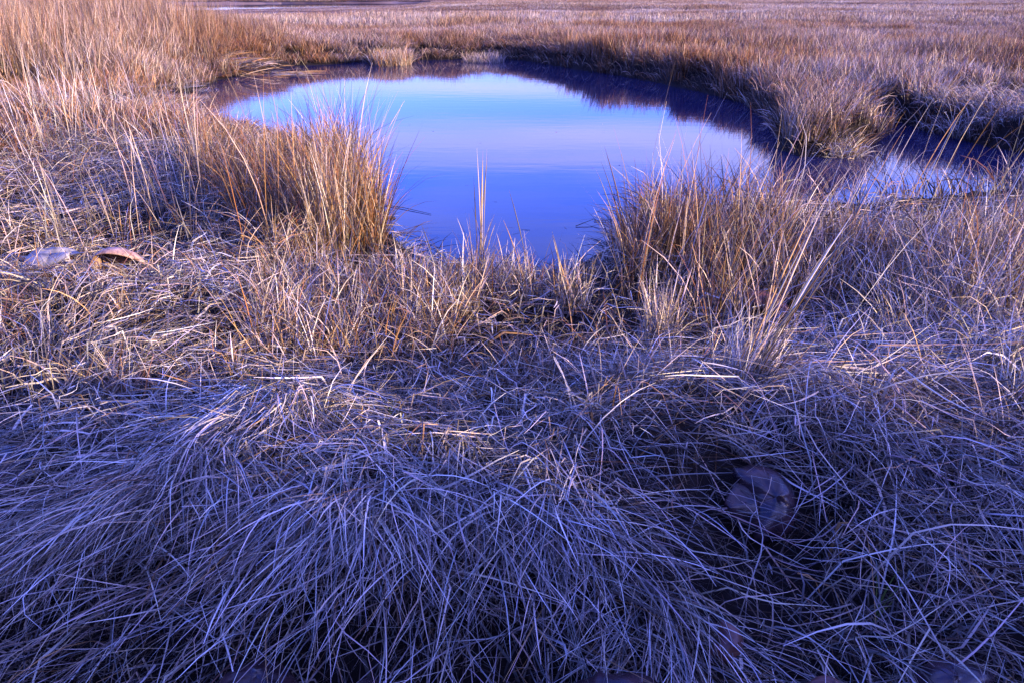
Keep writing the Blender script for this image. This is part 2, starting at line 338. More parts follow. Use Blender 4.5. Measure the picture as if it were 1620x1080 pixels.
FG = [(-1.9, 1.0), (1.9, 1.0), (3.0, 3.1), (-3.0, 3.1)]
MG = [(-3.3, 2.7), (3.3, 2.7), (5.6, 6.2), (0, 5.6), (-3, 9.5), (-6.8, 9.5)]
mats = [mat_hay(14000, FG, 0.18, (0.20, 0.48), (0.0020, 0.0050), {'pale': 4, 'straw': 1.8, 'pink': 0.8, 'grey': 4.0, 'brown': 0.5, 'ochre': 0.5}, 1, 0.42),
        mat_hay(9000, FG, 0.05, (0.12, 0.4), (0.0025, 0.005), {'brown': 2, 'dark': 4}, 2, 0.8, 4),  # lower layer coloured dark, painting shade into the gaps between blades
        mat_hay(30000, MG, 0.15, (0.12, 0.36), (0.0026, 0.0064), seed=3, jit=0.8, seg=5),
        mat_hay(10000, MG, 0.05, (0.15, 0.4), (0.004, 0.008), {'brown': 2, 'dark': 4}, 4, 0.9, 4),  # dark underlayer again: gap shade put into the blade colour
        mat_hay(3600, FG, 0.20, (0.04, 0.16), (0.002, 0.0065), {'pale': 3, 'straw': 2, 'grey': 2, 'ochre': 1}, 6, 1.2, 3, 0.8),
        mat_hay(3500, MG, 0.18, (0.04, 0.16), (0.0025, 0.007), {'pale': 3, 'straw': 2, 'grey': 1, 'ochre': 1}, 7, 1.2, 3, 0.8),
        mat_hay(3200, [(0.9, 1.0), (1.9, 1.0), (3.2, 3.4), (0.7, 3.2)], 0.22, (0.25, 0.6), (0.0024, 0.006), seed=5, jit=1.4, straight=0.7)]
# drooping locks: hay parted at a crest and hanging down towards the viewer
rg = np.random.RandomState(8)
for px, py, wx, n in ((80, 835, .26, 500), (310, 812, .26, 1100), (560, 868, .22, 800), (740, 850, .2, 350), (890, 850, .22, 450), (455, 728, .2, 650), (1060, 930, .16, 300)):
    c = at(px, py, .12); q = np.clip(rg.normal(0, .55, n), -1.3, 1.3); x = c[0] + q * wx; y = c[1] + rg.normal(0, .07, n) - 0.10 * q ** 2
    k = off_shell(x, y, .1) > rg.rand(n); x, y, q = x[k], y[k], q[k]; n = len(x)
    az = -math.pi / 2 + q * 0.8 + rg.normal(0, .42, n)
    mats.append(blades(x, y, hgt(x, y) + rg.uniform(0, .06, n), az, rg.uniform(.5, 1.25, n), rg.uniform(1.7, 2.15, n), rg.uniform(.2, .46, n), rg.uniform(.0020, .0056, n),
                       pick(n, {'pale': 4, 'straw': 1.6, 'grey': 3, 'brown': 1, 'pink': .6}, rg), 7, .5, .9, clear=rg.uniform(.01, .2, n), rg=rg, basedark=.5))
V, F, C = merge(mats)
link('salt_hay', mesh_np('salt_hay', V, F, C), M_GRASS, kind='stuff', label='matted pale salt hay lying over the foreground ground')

# ---- upright stems between the mat and the pond ---------------------------------------
def upright(n, poly, Hf, mix, seed, lean_az=0.2, lean=(0.0, 0.35), bend=(0.1, 0.9), wid=(0.0022, 0.0045), dens=None, m=0.06, basedark=0.22, seg=5, spread=math.pi):
    rg = np.random.RandomState(seed)
    d = (lambda a, b: off_shell(a, b, .02) * land(a, b, m) * (dens(a, b) if dens else 1.0))
    x, y = scatter(n, poly, d, rg)
    az = lean_az + rg.uniform(-1, 1, n) * spread
    t0 = rg.uniform(*lean, n); t1 = t0 + rg.uniform(*bend, n) * np.where(rg.rand(n) < 0.15, 2.0, 1)
    Ln = Hf(x, y) * (0.28 + 0.9 * rg.rand(n) ** 1.35)
    return blades(x, y, np.maximum(hgt(x, y), WATER) - 0.02, az, t0, t1, Ln, rg.uniform(*wid, n) * 1.45, pick(n, mix, rg), seg, 0.4, 1.6, rg=rg, basedark=basedark, clear=np.full(n, .01))
P_ = lambda *q: [tuple(at(a, b)) for a, b in q]
def clumpy(sc, lo, hi, s): return lambda a, b: sstep(lo, hi, fbm(a, b, sc, s, 2))
MIXT = {'straw': 2.2, 'pale': 1.2, 'ochre': 1.6, 'rust': 1.2, 'pink': 1.2, 'brown': 1.2}
RUST = {'rust': 3, 'ochre': 2.5, 'straw': 1.3, 'brown': 2}
PALE = {'pale': 2.4, 'straw': 2.6, 'pink': 1.8, 'ochre': 0.7, 'grey': 1}
hum = lambda h: (lambda a, b: h * (0.7 + 0.6 * vnoise(a * 1.7, b * 1.7, 77)))
near_up = [
 # clump standing at the left corner of the pond
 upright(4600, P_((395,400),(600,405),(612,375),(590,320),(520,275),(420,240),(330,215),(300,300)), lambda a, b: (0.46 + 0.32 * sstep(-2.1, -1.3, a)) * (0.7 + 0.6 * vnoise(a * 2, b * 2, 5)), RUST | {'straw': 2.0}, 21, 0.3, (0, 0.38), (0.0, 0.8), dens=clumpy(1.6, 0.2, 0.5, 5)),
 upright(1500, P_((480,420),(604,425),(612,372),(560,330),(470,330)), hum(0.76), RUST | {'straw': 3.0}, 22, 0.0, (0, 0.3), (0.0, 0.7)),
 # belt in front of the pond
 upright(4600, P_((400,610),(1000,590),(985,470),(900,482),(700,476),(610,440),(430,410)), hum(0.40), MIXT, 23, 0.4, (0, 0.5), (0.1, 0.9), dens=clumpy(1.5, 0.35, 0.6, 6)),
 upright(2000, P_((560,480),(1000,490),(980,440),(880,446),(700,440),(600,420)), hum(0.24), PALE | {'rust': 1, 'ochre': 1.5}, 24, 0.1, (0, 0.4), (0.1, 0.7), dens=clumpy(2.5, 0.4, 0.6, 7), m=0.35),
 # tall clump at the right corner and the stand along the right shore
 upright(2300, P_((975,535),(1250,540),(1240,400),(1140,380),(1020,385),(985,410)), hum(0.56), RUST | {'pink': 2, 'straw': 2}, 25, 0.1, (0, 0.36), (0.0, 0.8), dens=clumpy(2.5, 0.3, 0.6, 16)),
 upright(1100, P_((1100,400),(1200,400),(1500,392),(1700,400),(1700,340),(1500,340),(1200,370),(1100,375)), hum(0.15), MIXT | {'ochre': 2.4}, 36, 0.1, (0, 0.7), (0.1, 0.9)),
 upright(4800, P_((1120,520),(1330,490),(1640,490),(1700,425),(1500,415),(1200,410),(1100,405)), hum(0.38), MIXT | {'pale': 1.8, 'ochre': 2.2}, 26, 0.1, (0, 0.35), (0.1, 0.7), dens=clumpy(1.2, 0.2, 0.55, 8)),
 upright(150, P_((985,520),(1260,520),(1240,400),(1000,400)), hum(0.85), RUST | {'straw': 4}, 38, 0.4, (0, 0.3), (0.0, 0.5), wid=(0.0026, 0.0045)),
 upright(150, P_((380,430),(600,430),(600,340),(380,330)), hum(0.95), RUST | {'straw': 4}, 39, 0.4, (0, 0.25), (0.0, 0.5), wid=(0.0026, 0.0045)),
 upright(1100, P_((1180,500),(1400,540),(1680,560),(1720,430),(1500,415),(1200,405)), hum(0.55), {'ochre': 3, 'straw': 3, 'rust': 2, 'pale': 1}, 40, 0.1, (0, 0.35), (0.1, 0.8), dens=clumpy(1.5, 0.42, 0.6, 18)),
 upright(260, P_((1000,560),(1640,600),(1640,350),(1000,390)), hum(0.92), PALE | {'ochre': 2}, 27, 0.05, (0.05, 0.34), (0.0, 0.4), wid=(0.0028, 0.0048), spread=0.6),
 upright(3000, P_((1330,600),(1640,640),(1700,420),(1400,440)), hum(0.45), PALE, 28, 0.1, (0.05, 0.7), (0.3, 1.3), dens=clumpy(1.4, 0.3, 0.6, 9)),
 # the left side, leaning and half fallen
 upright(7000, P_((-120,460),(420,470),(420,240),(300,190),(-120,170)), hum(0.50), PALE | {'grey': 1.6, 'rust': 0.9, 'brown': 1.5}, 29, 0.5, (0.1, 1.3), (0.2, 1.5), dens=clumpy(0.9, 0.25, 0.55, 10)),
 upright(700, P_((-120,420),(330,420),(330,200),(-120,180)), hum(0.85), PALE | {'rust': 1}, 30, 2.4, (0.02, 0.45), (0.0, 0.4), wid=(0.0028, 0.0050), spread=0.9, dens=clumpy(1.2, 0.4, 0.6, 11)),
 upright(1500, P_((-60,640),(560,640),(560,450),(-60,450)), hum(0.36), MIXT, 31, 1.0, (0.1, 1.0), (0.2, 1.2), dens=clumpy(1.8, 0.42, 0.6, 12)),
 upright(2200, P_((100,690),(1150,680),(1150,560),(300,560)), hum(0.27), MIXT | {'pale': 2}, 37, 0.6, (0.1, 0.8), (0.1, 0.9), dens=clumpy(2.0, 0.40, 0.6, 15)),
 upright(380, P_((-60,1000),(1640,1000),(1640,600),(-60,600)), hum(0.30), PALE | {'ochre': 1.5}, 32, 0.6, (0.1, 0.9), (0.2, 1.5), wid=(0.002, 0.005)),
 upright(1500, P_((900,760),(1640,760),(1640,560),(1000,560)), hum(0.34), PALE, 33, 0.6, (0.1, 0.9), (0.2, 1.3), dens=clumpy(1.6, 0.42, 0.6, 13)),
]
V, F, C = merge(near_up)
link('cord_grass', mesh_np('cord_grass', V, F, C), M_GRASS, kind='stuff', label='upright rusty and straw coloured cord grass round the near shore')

# ---- blades hanging over the cut bank on the far and right shores
rg = np.random.RandomState(44)
seg_i = [i for i in range(len(POND)) if 6 <= i <= 46]; pa = []; 
for i in seg_i:
    a_, b_ = POND[i], POND[(i + 1) % len(POND)]; ln_ = np.hypot(*(b_ - a_)); k_ = int(ln_ * 190) + 1
    t_ = rg.rand(k_, 1); p_ = a_ + (b_ - a_) * t_; nx = np.array([-(b_ - a_)[1], (b_ - a_)[0]]) / ln_
    pa.append(np.hstack([p_ + nx * rg.uniform(-0.05, 0.38, (k_, 1)), np.full((k_, 1), math.atan2(-nx[1], -nx[0]))]))
pa = np.vstack(pa)
if np.mean(sdist(pa[:, 0], pa[:, 1], POND)) < 0: pa[:, :2] = pa[:, :2]
n = len(pa)
V, F, C = blades(pa[:, 0], pa[:, 1], np.maximum(hgt(pa[:, 0], pa[:, 1]), WATER) - 0.02, pa[:, 2] + rg.normal(0, 0.9, n), rg.uniform(0, 0.6, n), rg.uniform(0.7, 2.1, n), rg.uniform(0.15, 0.48, n),
                 rg.uniform(0.006, 0.012, n), pick(n, {'brown': 3, 'straw': 2, 'rust': 2, 'pink': 2, 'dark': 2}, rg), 4, 0.5, 1.3, rg=rg, basedark=0.15)
link('bank_grass', mesh_np('bank_grass', V, F, C), M_GRASS, kind='stuff', label='ragged grass hanging over the dark cut bank of the far shore')

# ---- patches of grass, instanced over the marsh beyond --------------------------------
src = bpy.data.collections.new('grass_sources')
def patch_mesh(name, n, rad, h, wid, mix, seed, lean=(0, 0.3), bend=(0.1, 0.8), seg=3, basedark=0.15, az=None, spread=math.pi, mat=M_FIELD, mat_frac=0.0):
    rg = np.random.RandomState(seed); r = rad * np.sqrt(rg.rand(n)); q = rg.uniform(0, 2 * math.pi, n)
    az_ = (az if az is not None else 0) + rg.uniform(-spread, spread, n)
    t0 = rg.uniform(*lean, n); t1 = t0 + rg.uniform(*bend, n)
    lie = rg.rand(n) < mat_frac; t0 = np.where(lie, rg.uniform(0.7, 1.3, n), t0); t1 = np.where(lie, rg.uniform(1.5, 1.8, n), t1)
    V, F, C = blades(r * np.cos(q), r * np.sin(q), np.full(n, -0.03), az_, t0, t1, h * rg.uniform(0.5, 1.12, n), rg.uniform(*wid, n), pick(n, mix, rg), seg, 0.4, 1.5, rg=rg, ground=False, basedark=basedark)
    me = mesh_np(name, V, F, C); me.materials.append(mat)
    o = bpy.data.objects.new(name, me); return o
def gn_scatter(name, pts, idx, rot, scl, sources, label, tilt=None):
    c = bpy.data.collections.new(name + '_sources')
    for k, s in enumerate(sources): s.name = f'a{k:02d}_' + s.name; c.objects.link(s)
    me = bpy.data.meshes.new(name); me.vertices.add(len(pts)); me.vertices.foreach_set('co', pts.astype(np.float32).ravel())
    a = me.attributes.new('idx', 'INT', 'POINT'); a.data.foreach_set('value', idx.astype(np.int32))
    a = me.attributes.new('rot', 'FLOAT_VECTOR', 'POINT'); a.data.foreach_set('vector', rot.astype(np.float32).ravel())
    a = me.attributes.new('scl', 'FLOAT_VECTOR', 'POINT'); a.data.foreach_set('vector', scl.astype(np.float32).ravel())
    o = link(name, me, None, kind='stuff', label=label)
    g = bpy.data.node_groups.new(name, 'GeometryNodeTree')
    g.interface.new_socket('Geometry', in_out='INPUT', socket_type='NodeSocketGeometry'); g.interface.new_socket('Geometry', in_out='OUTPUT', socket_type='NodeSocketGeometry')
    n = g.nodes.new; l = g.links.new
    gi = n('NodeGroupInput'); go = n('NodeGroupOutput'); ip = n('GeometryNodeInstanceOnPoints')
    ci = n('GeometryNodeCollectionInfo'); ci.inputs['Collection'].default_value = c; ci.inputs['Separate Children'].default_value = True; ci.inputs['Reset Children'].default_value = True
    def na(nm, t):
        k = n('GeometryNodeInputNamedAttribute'); k.data_type = t; k.inputs['Name'].default_value = nm; return k.outputs[0]
    l(gi.outputs[0], ip.inputs['Points']); l(ci.outputs[0], ip.inputs['Instance']); ip.inputs['Pick Instance'].default_value = True
    l(na('idx', 'INT'), ip.inputs['Instance Index'])
    er = n('FunctionNodeEulerToRotation'); l(na('rot', 'FLOAT_VECTOR'), er.inputs[0]); l(er.outputs[0], ip.inputs['Rotation'])
    l(na('scl', 'FLOAT_VECTOR'), ip.inputs['Scale']); l(ip.outputs[0], go.inputs[0])
    md = o.modifiers.new('scatter', 'NODES'); md.node_group = g
    return o
def put(x, y, rg, s=(0.8, 1.2), hs=None, rot=None, sink=0.0):
    n = len(x); z = np.maximum(hgt(x, y), WATER - 0.05) - sink
    sc = rg.uniform(*s, n); h = sc * (hs if hs is not None else 1)
    r = np.zeros((n, 3)); r[:, 2] = rg.uniform(0, 2 * math.pi, n) if rot is None else rot
    return np.stack([x, y, z], 1), r, np.stack([sc, sc, h], 1)

MARSH = {'straw': 2.2, 'pink': 2.6, 'ochre': 1.1, 'pale': 1.0, 'brown': 2.2, 'rust': 0.7, 'grey': 0.8}
# tufts 0.5 m wide over the middle distance
rg = np.random.RandomState(50)
tuf = [patch_mesh('tuft', 150, 0.26, 0.50, (0.006, 0.012), MARSH, 100 + k) for k in range(5)]
tuf += [patch_mesh('tuft', 150, 0.26, 0.50, (0.006, 0.012), RUST | {'straw': 2}, 110 + k) for k in range(3)]
tuf += [patch_mesh('curl', 170, 0.30, 0.42, (0.006, 0.010), {'grey': 2, 'pink': 2.4, 'pale': 2, 'brown': 0.8}, 120 + k, (0.1, 0.9), (0.6, 1.9), 4) for k in range(3)]
WED = [(-7.5, 6.5), (9, 5.5), (26, 38), (-26, 38)]
x, y = scatter(7600, WED, lambda a, b: land(a, b, 0.03) * 1.0 * (sstep(5.5, 9, np.hypot(a, b))), rg)
sd = sdist(x, y, POND)
leftreed = (x < -1.5) & (y < 23) & (x < -0.33 * y + 0.4)
curl = (x > 5.2) & (x > 0.52 * y - 0.2) & (y < 17) & (fbm(x, y, 0.5, 90) > 0.38)
rusty = fbm(x, y, 0.35, 91) > 0.56
idx = np.where(curl, rg.randint(8, 11, len(x)), np.where(rusty, rg.randint(5, 8, len(x)), rg.randint(0, 5, len(x))))
mudfar = sstep(0.25, 1.4, sd) * 0.6 + 0.4
hh = (0.5 + 1.0 * fbm(x, y, 0.45, 92)) * (1 - 0.35 * sstep(18, 32, y)) * np.where((y > 15) & (x < 1.5), mudfar, 1) * np.where(leftreed, 0.65 - 0.3 * sstep(1.2, 0.3, sd), 1)
idx = np.where(leftreed, np.where(rg.rand(len(x)) < 0.35, rg.randint(8, 11, len(x)), rg.randint(5, 8, len(x))), idx)
keep = ~((x < 1.2) & (x > -5.5) & (y > 14) & (sd < 0.1 + 0.9 * sstep(.55, .8, fbm(x, y, 0.8, 93))))
keep &= ~((y < 6.9) & (x > 0)) & ~((x < 0) & (y < 9) & (rg.rand(len(x)) < 0.5))
x, y, idx, hh = x[keep], y[keep], idx[keep], hh[keep]
p, r, s = put(x, y, rg, (0.85, 1.2), hh)
gn_scatter('marsh_grass', p, idx, r, s, tuf, 'brown and straw marsh grass covering the banks round the pond')

# tall reeds on the left bank
rg = np.random.RandomState(60)
red = [patch_mesh('reed', 110, 0.28, 1.35, (0.006, 0.012), {'straw': 2.0, 'pink': 2, 'pale': 0.8, 'ochre': 1.6, 'brown': 2.4, 'rust': 1}, 200 + k, (0, 0.14), (0.0, 0.35), 4, 0.15) for k in range(5)]
RP = [tuple(at(a, b)) for a, b in ((-300, 150), (60, 150), (200, 138), (270, 128), (320, 112), (385, 96), (470, 92), (480, 76), (200, 68), (-350, 68))]
x, y = scatter(1250, RP, lambda a, b: land(a, b, 0.1) * 1.0, rg)
sdl = sdist(x, y, POND)
p, r, s = put(x, y, rg, (0.85, 1.15), (0.25 + 0.52 * sstep(0.2, 2.6, sdl) + 0.35 * fbm(x, y, 0.6, 5)) * (0.34 + 0.74 * sstep(-5.0, -10.0, x)))
gn_scatter('tall_reeds', p, rg.randint(0, 5, len(x)), r, s, red, 'tall pale reeds standing on the left bank')

# the open marsh to the horizon
rg = np.random.RandomState(70)
fld = [patch_mesh('field', 420, 1.0, 0.50, (0.012, 0.026), MARSH, 300 + k, seg=2, bend=(0.0, 0.6)) for k in range(5)]
fld += [patch_mesh('field', 420, 1.0, 0.50, (0.012, 0.026), {'pink': 3, 'pale': 2, 'straw': 2, 'grey': 2}, 310 + k, seg=2, bend=(0.0, 0.6)) for k in range(3)]
fld += [patch_mesh('field', 420, 1.0, 0.40, (0.012, 0.026), {'brown': 3, 'grey': 2, 'rust': 1, 'pink': 1}, 320 + k, seg=2, bend=(0.0, 0.9)) for k in range(2)]
W2 = [(-24, 30), (24, 30), (150, 210), (-150, 210)]
x, y = scatter(15000, W2, lambda a, b: (sdist(a, b, CREEK) > 0.6) * np.clip(60 / b, 0.25, 1) * (0.3 + 0.7 * sstep(.36, .46, fbm(a * 0.3, b, 0.14, 98))), rg)
band = fbm(x * 0.35, y, 0.09, 94)
low = 1 - 0.74 * sstep(50, 70, y) * sstep(2, -14, x) * sstep(125, 118, y)
p, r, s = put(x, y, rg, (0.9, 1.3), (0.32 + 0.62 * sstep(.3, .7, band)) * low)
s[:, :2] *= (1 + sstep(60, 160, y) * 0.8)[:, None]
idx = np.where(fbm(x * 0.4, y, 0.08, 95) > 0.5, rg.randint(5, 8, len(x)), rg.randint(0, 5, len(x)))
idx = np.where(fbm(x * 0.3, y, 0.16, 97) > 0.56, rg.randint(8, 10, len(x)), idx)
gn_scatter('far_marsh_grass', p, idx, r, s, fld, 'open dry marsh grass reaching back to the far bank')

# low dark scrub far beyond the marsh
rg = np.random.RandomState(80)
scb = [patch_mesh('scrub', 260, 1.6, 1.5, (0.05, 0.12), {'brown': 3, 'dark': 4, 'grey': 1, 'rust': 1}, 400 + k, (0, 0.9), (0, 0.6), 2, 0.6) for k in range(3)]
x = rg.uniform(-190, 190, 700); y = 205 + rg.uniform(0, 22, 700) + 6 * np.sin(x * 0.03)
p, r, s = put(x, y, rg, (0.7, 1.5), 0.8)
gn_scatter('far_scrub', p, rg.randint(0, 3, 700), r, s, scb, 'low dark scrub along the far side of the marsh')

# ------------------------------------------------------------------ thicket behind the camera: it shades the foreground
def thicket():
    rg = np.random.RandomState(90)
    n = 150000; x = rg.uniform(-20, 60, n); d = rg.uniform(-1.2, 1.2, n)
    top = 3.47 - 0.28 * sstep(14.8, 17.5, x) + 0.75 * (fbm(x, x * 0, 0.6, 3, 3) - 0.5) + 0.10 * rg.normal(size=n)
    z = top * rg.rand(n) ** 0.8; y = -5.6 + d
    k = ~((fbm(x, z, 1.6, 8, 2) > 0.62) & (z > 1.4) & (x > 12.0)); x, y, z, n = x[k], y[k], z[k], int(k.sum())
    v = rg.normal(size=(n, 3)); v /= np.linalg.norm(v, axis=1, keepdims=True); u = np.cross(v, rg.normal(size=(n, 3))); u /= np.linalg.norm(u, axis=1, keepdims=True)
    sz = rg.uniform(0.08, 0.20, (n, 1)); c = np.stack([x, y, z], 1)
    V = np.stack([c - v * sz, c - u * sz * 0.5, c + v * sz, c + u * sz * 0.5], 1).reshape(-1, 3)
    F = np.arange(n * 4).reshape(-1, 4)
    link('thicket', mesh_np('thicket', V, F), M_LEAF, kind='stuff', label='leafy thicket on the marsh edge behind the viewer')
thicket()

# ------------------------------------------------------------------ shells of horseshoe crabs
def shell_dome(r, seed, thick=0.006, part=False):
    rg = np.random.RandomState(seed); nu, nv = 12, 40; V = []; F = []
    for i in range(nu + 1):
        u = i / nu
        for j in range(nv):
            a = 2 * math.pi * j / nv; ca, sa = math.cos(a), math.sin(a)
            back = max(0.0, -ca)                                       # +x is the rounded front, -x the hollow back
            rad = r * (1 - 0.55 * back ** 1.6 + 0.30 * math.exp(-((abs(a - math.pi) - 1.02) / 0.22) ** 2))
            x, y = u * rad * ca, u * rad * sa * 1.02
            z = r * 0.66 * (1 - u ** 2.4) ** 0.75 * (0.85 + 0.15 * ca)
            z += 0.035 * r * math.exp(-(y / (0.07 * r)) ** 2) * (1 - u)                   # ridge down the middle
            z += 0.05 * r * (math.exp(-((x / r - 0.05) ** 2 + (abs(y) / r - 0.5) ** 2) / 0.006))   # eye bumps
            z += 0.012 * r * math.sin(9 * a + seed) * u * (1 - u) * 4 + 0.02 * r * math.sin(3 * a + 2 * seed) * u
            V.append((x, y, z))
    for i in range(nu):
        for j in range(nv):
            j2 = (j + 1) % nv; F.append((i * nv + j, i * nv + j2, (i + 1) * nv + j2, (i + 1) * nv + j))
    V = np.array(V); F = np.array(F)[:, ::-1]; n = len(V)
    V2 = V * [0.97, 0.97, 0.96] - [0, 0, thick]; rim = [(nu * nv + j, n + nu * nv + j, n + nu * nv + (j + 1) % nv, nu * nv + (j + 1) % nv) for j in range(nv)]
    return mesh_np('carapace', np.vstack([V, V2]), np.vstack([F, F[:, ::-1] + n, np.array(rim)]))
def shell_abdomen(r):
    V = []; F = []; nu, nv = 8, 12
    for k, dz in ((0, 0), (1, -0.006)):
        for i in range(nu + 1):
            t = i / nu; wd = r * (0.62 * (1 - t) ** 0.8 + 0.12) * (1 + 0.06 * (i % 2))
            for j in range(nv + 1):
                q = j / nv * 2 - 1
                V.append((-r * (0.38 + 0.75 * t), q * wd, r * 0.30 * (1 - abs(q) ** 2.2) * (1 - 0.5 * t) + dz + 0.03 * r * math.exp(-(q / 0.15) ** 2)))
    m = (nu + 1) * (nv + 1)
    for k in range(2):
        for i in range(nu):
            for j in range(nv):
                a = k * m + i * (nv + 1) + j; f = (a, a + nv + 1, a + nv + 2, a + 1); F.append(f if k == 0 else f[::-1])
    edge = [(0, j) for j in range(nv)] + [(i, nv) for i in range(nu)] + [(nu, nv - j) for j in range(nv)] + [(nu - i, 0) for i in range(nu)]
    idx = [i * (nv + 1) + j for i, j in edge]
    for a, b in zip(idx, idx[1:] + idx[:1]): F.append((a, b, b + m, a + m))
    return mesh_np('abdomen', np.array(V), np.array(F))
def tube_mesh(name, pts, rad, sides=6):
    V = []; F = []; pts = [Vector(p) for p in pts]
    for i, p in enumerate(pts):
        t = (pts[min(i + 1, len(pts) - 1)] - pts[max(i - 1, 0)]).normalized()
        s = t.cross(Vector((0.31, 0.17, 0.93))).normalized(); u = s.cross(t)
        for k in range(sides):
            a = 2 * math.pi * k / sides; V.append(tuple(p + (s * math.cos(a) + u * math.sin(a)) * rad[i]))
    for i in range(len(pts) - 1):
        for k in range(sides):
            F.append((i * sides + k, i * sides + (k + 1) % sides, (i + 1) * sides + (k + 1) % sides, (i + 1) * sides + k))
    return mesh_np(name, np.array(V), np.array(F))
MM = {'dark': M_SHELL, 'red': M_SHELLR, 'grey': M_SHELLG, 'tan': M_TAN}
for i, (px, py, r_, hd, tl, rl, mt, up, lab) in enumerate(SHELLS):
    e = link('crab_shell', None, label=lab, category='shell', group='horseshoe crab shells lying in the grass')
    a, b = SXY[i]; e.location = (a, b, float(hgt(np.array([a]), np.array([b]))[0]) + up - 0.03); e.location.z = (-0.02 if px > 1400 else 0.03) if py > 950 else e.location.z; e.rotation_euler = (rl, tl, hd)
    link('carapace', shell_dome(r_, i), MM[mt], e)
    if i in (0, 5, 10):
        ab = link('abdomen', shell_abdomen(r_), MM[mt], e)
        link('spine', tube_mesh('spine', [(-1.1 * r_, 0, 0.06 * r_), (-1.5 * r_, 0.05 * r_, 0.02 * r_), (-2.0 * r_, 0.12 * r_, -0.05 * r_)], [0.05 * r_, 0.035 * r_, 0.012 * r_]), MM[mt], e)

# ------------------------------------------------------------------ tufts that stand out one by one
def tuft(px, py, h, n, mix, label, az=0.2, lean=(0.0, 0.35), bend=(0.0, 0.6), rad=0.06, wid=(0.003, 0.006), stalks=4, seed=0, group='grass tufts standing out from the marsh', cat='grass tuft',
         sdir=None, sl=1.0, spread=math.pi, name='grass_tuft', gz=0.0, seg=6):
    rg = np.random.RandomState(900 + seed); c = at(px, py, gz); z0 = float(max(hgt(np.array([c[0]]), np.array([c[1]]))[0], WATER))
    e = link(name, None, label=label, category=cat, group=group); e.location = (c[0], c[1], z0)
    q = rg.uniform(0, 2 * math.pi, n); rr = rad * np.sqrt(rg.rand(n)); t0 = rg.uniform(*lean, n); t1 = t0 + rg.uniform(*bend, n)
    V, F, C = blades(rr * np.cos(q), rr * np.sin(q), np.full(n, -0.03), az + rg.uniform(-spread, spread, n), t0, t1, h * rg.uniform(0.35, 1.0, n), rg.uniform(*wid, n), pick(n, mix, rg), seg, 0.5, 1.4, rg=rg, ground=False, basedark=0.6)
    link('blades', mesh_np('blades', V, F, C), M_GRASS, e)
    for k in range(stalks):
        a = (sdir[0] if sdir else az) + rg.uniform(-0.5, 0.5); t = (sdir[1] if sdir else 0.12) + rg.uniform(-0.08, 0.08); l = h * sl * rg.uniform(0.85, 1.15)
        x0, y0 = rg.uniform(-rad, rad, 2) * 0.4; cc = pick(1, {'straw': 2, 'pale': 2, 'ochre': 1}, rg)
        P = [(x0 + l * s * math.sin(t + 0.12 * s) * math.cos(a), y0 + l * s * math.sin(t + 0.12 * s) * math.sin(a), -0.02 + l * s * math.cos(t + 0.12 * s)) for s in np.linspace(0, 1, 7)]
        # a stem with a slender seed head: thicker again towards the top
        rd = [0.0030, 0.0027, 0.0024, 0.0021, 0.0031, 0.0024, 0.0005]
        me = tube_mesh('stalk', P, rd, 5); ca = me.color_attributes.new('col', 'FLOAT_COLOR', 'POINT')
        ca.data.foreach_set('color', np.tile(np.append(cc[0], 1), len(me.vertices)).astype(np.float32))
        link('stalk', me, M_GRASS, e)
    return e
G1 = 'thin stalks rising in front of the water'
tuft(760, 446, 0.50, 60, PALE, 'tallest pale stalks standing alone before the water, middle of the pond front', 1.5, (0, .25), (0, .4), 0.05, stalks=6, seed=1, sdir=(1.5, 0.03), sl=1.4, group=G1)
tuft(692, 452, 0.20, 30, PALE, 'single pale stalk leaning left before the water', 3.0, (0, .4), (0, .5), 0.04, stalks=1, seed=2, sdir=(2.9, 0.17), sl=2.2, group=G1)
tuft(742, 458, 0.20, 30, PALE, 'short stalk leaning far left beside the tallest stalks', 3.0, (0, .4), (0, .5), 0.04, stalks=1, seed=3, sdir=(3.1, 0.5), sl=1.9, group=G1)
tuft(838, 470, 0.32, 70, PALE, 'pale stalks right of the tallest ones, one pointed and straight', 1.5, (0, .3), (0, .5), 0.06, stalks=2, seed=4, sdir=(2.9, 0.09), sl=1.7, group=G1)
tuft(800, 456, 0.22, 40, PALE, 'thin short stalk between the tallest stalks and the straight pointed ones', 1.5, (0, .3), (0, .5), 0.05, stalks=1, seed=5, sdir=(2.8, 0.08), sl=1.7, group=G1)
tuft(905, 500, 0.36, 170, PALE | {'ochre': 2}, 'golden tuft at the right end of the open pond front', 1.5, (0, .3), (0, .5), 0.08, stalks=3, seed=6, sl=1.2, sdir=(3.0, 0.12))
tuft(1155, 705, 0.50, 320, PALE | {'ochre': 3}, 'bright golden tuft fanning out to the right in the shaded hay', 0.1, (0.0, .65), (0.1, .9), 0.09, stalks=9, seed=7, sdir=(0.15, 0.30), sl=1.45, spread=1.6)
tuft(958, 655, 0.26, 110, PALE, 'small pale upright tuft left of the golden fanning tuft', 0.6, (0, .4), (0, .5), 0.06, stalks=2, seed=8)
tuft(376, 632, 0.26, 46, {'ochre': 2, 'straw': 3, 'pale': 2}, 'narrow golden tuft standing in the hay left of centre', 1.5, (0, .18), (0, .3), 0.025, stalks=2, seed=9)
tuft(574, 640, 0.17, 30, {'ochre': 3, 'straw': 2}, 'short golden tuft in the hay below the left pond corner', 1.2, (0, .3), (0, .3), 0.025, stalks=1, seed=10)
tuft(1045, 545, 0.42, 230, {'pale': 3, 'straw': 2, 'pink': 1}, 'brightly lit pale tuft at the foot of the right pond corner', 0.5, (0, .3), (0, .4), 0.10, stalks=3, seed=11)
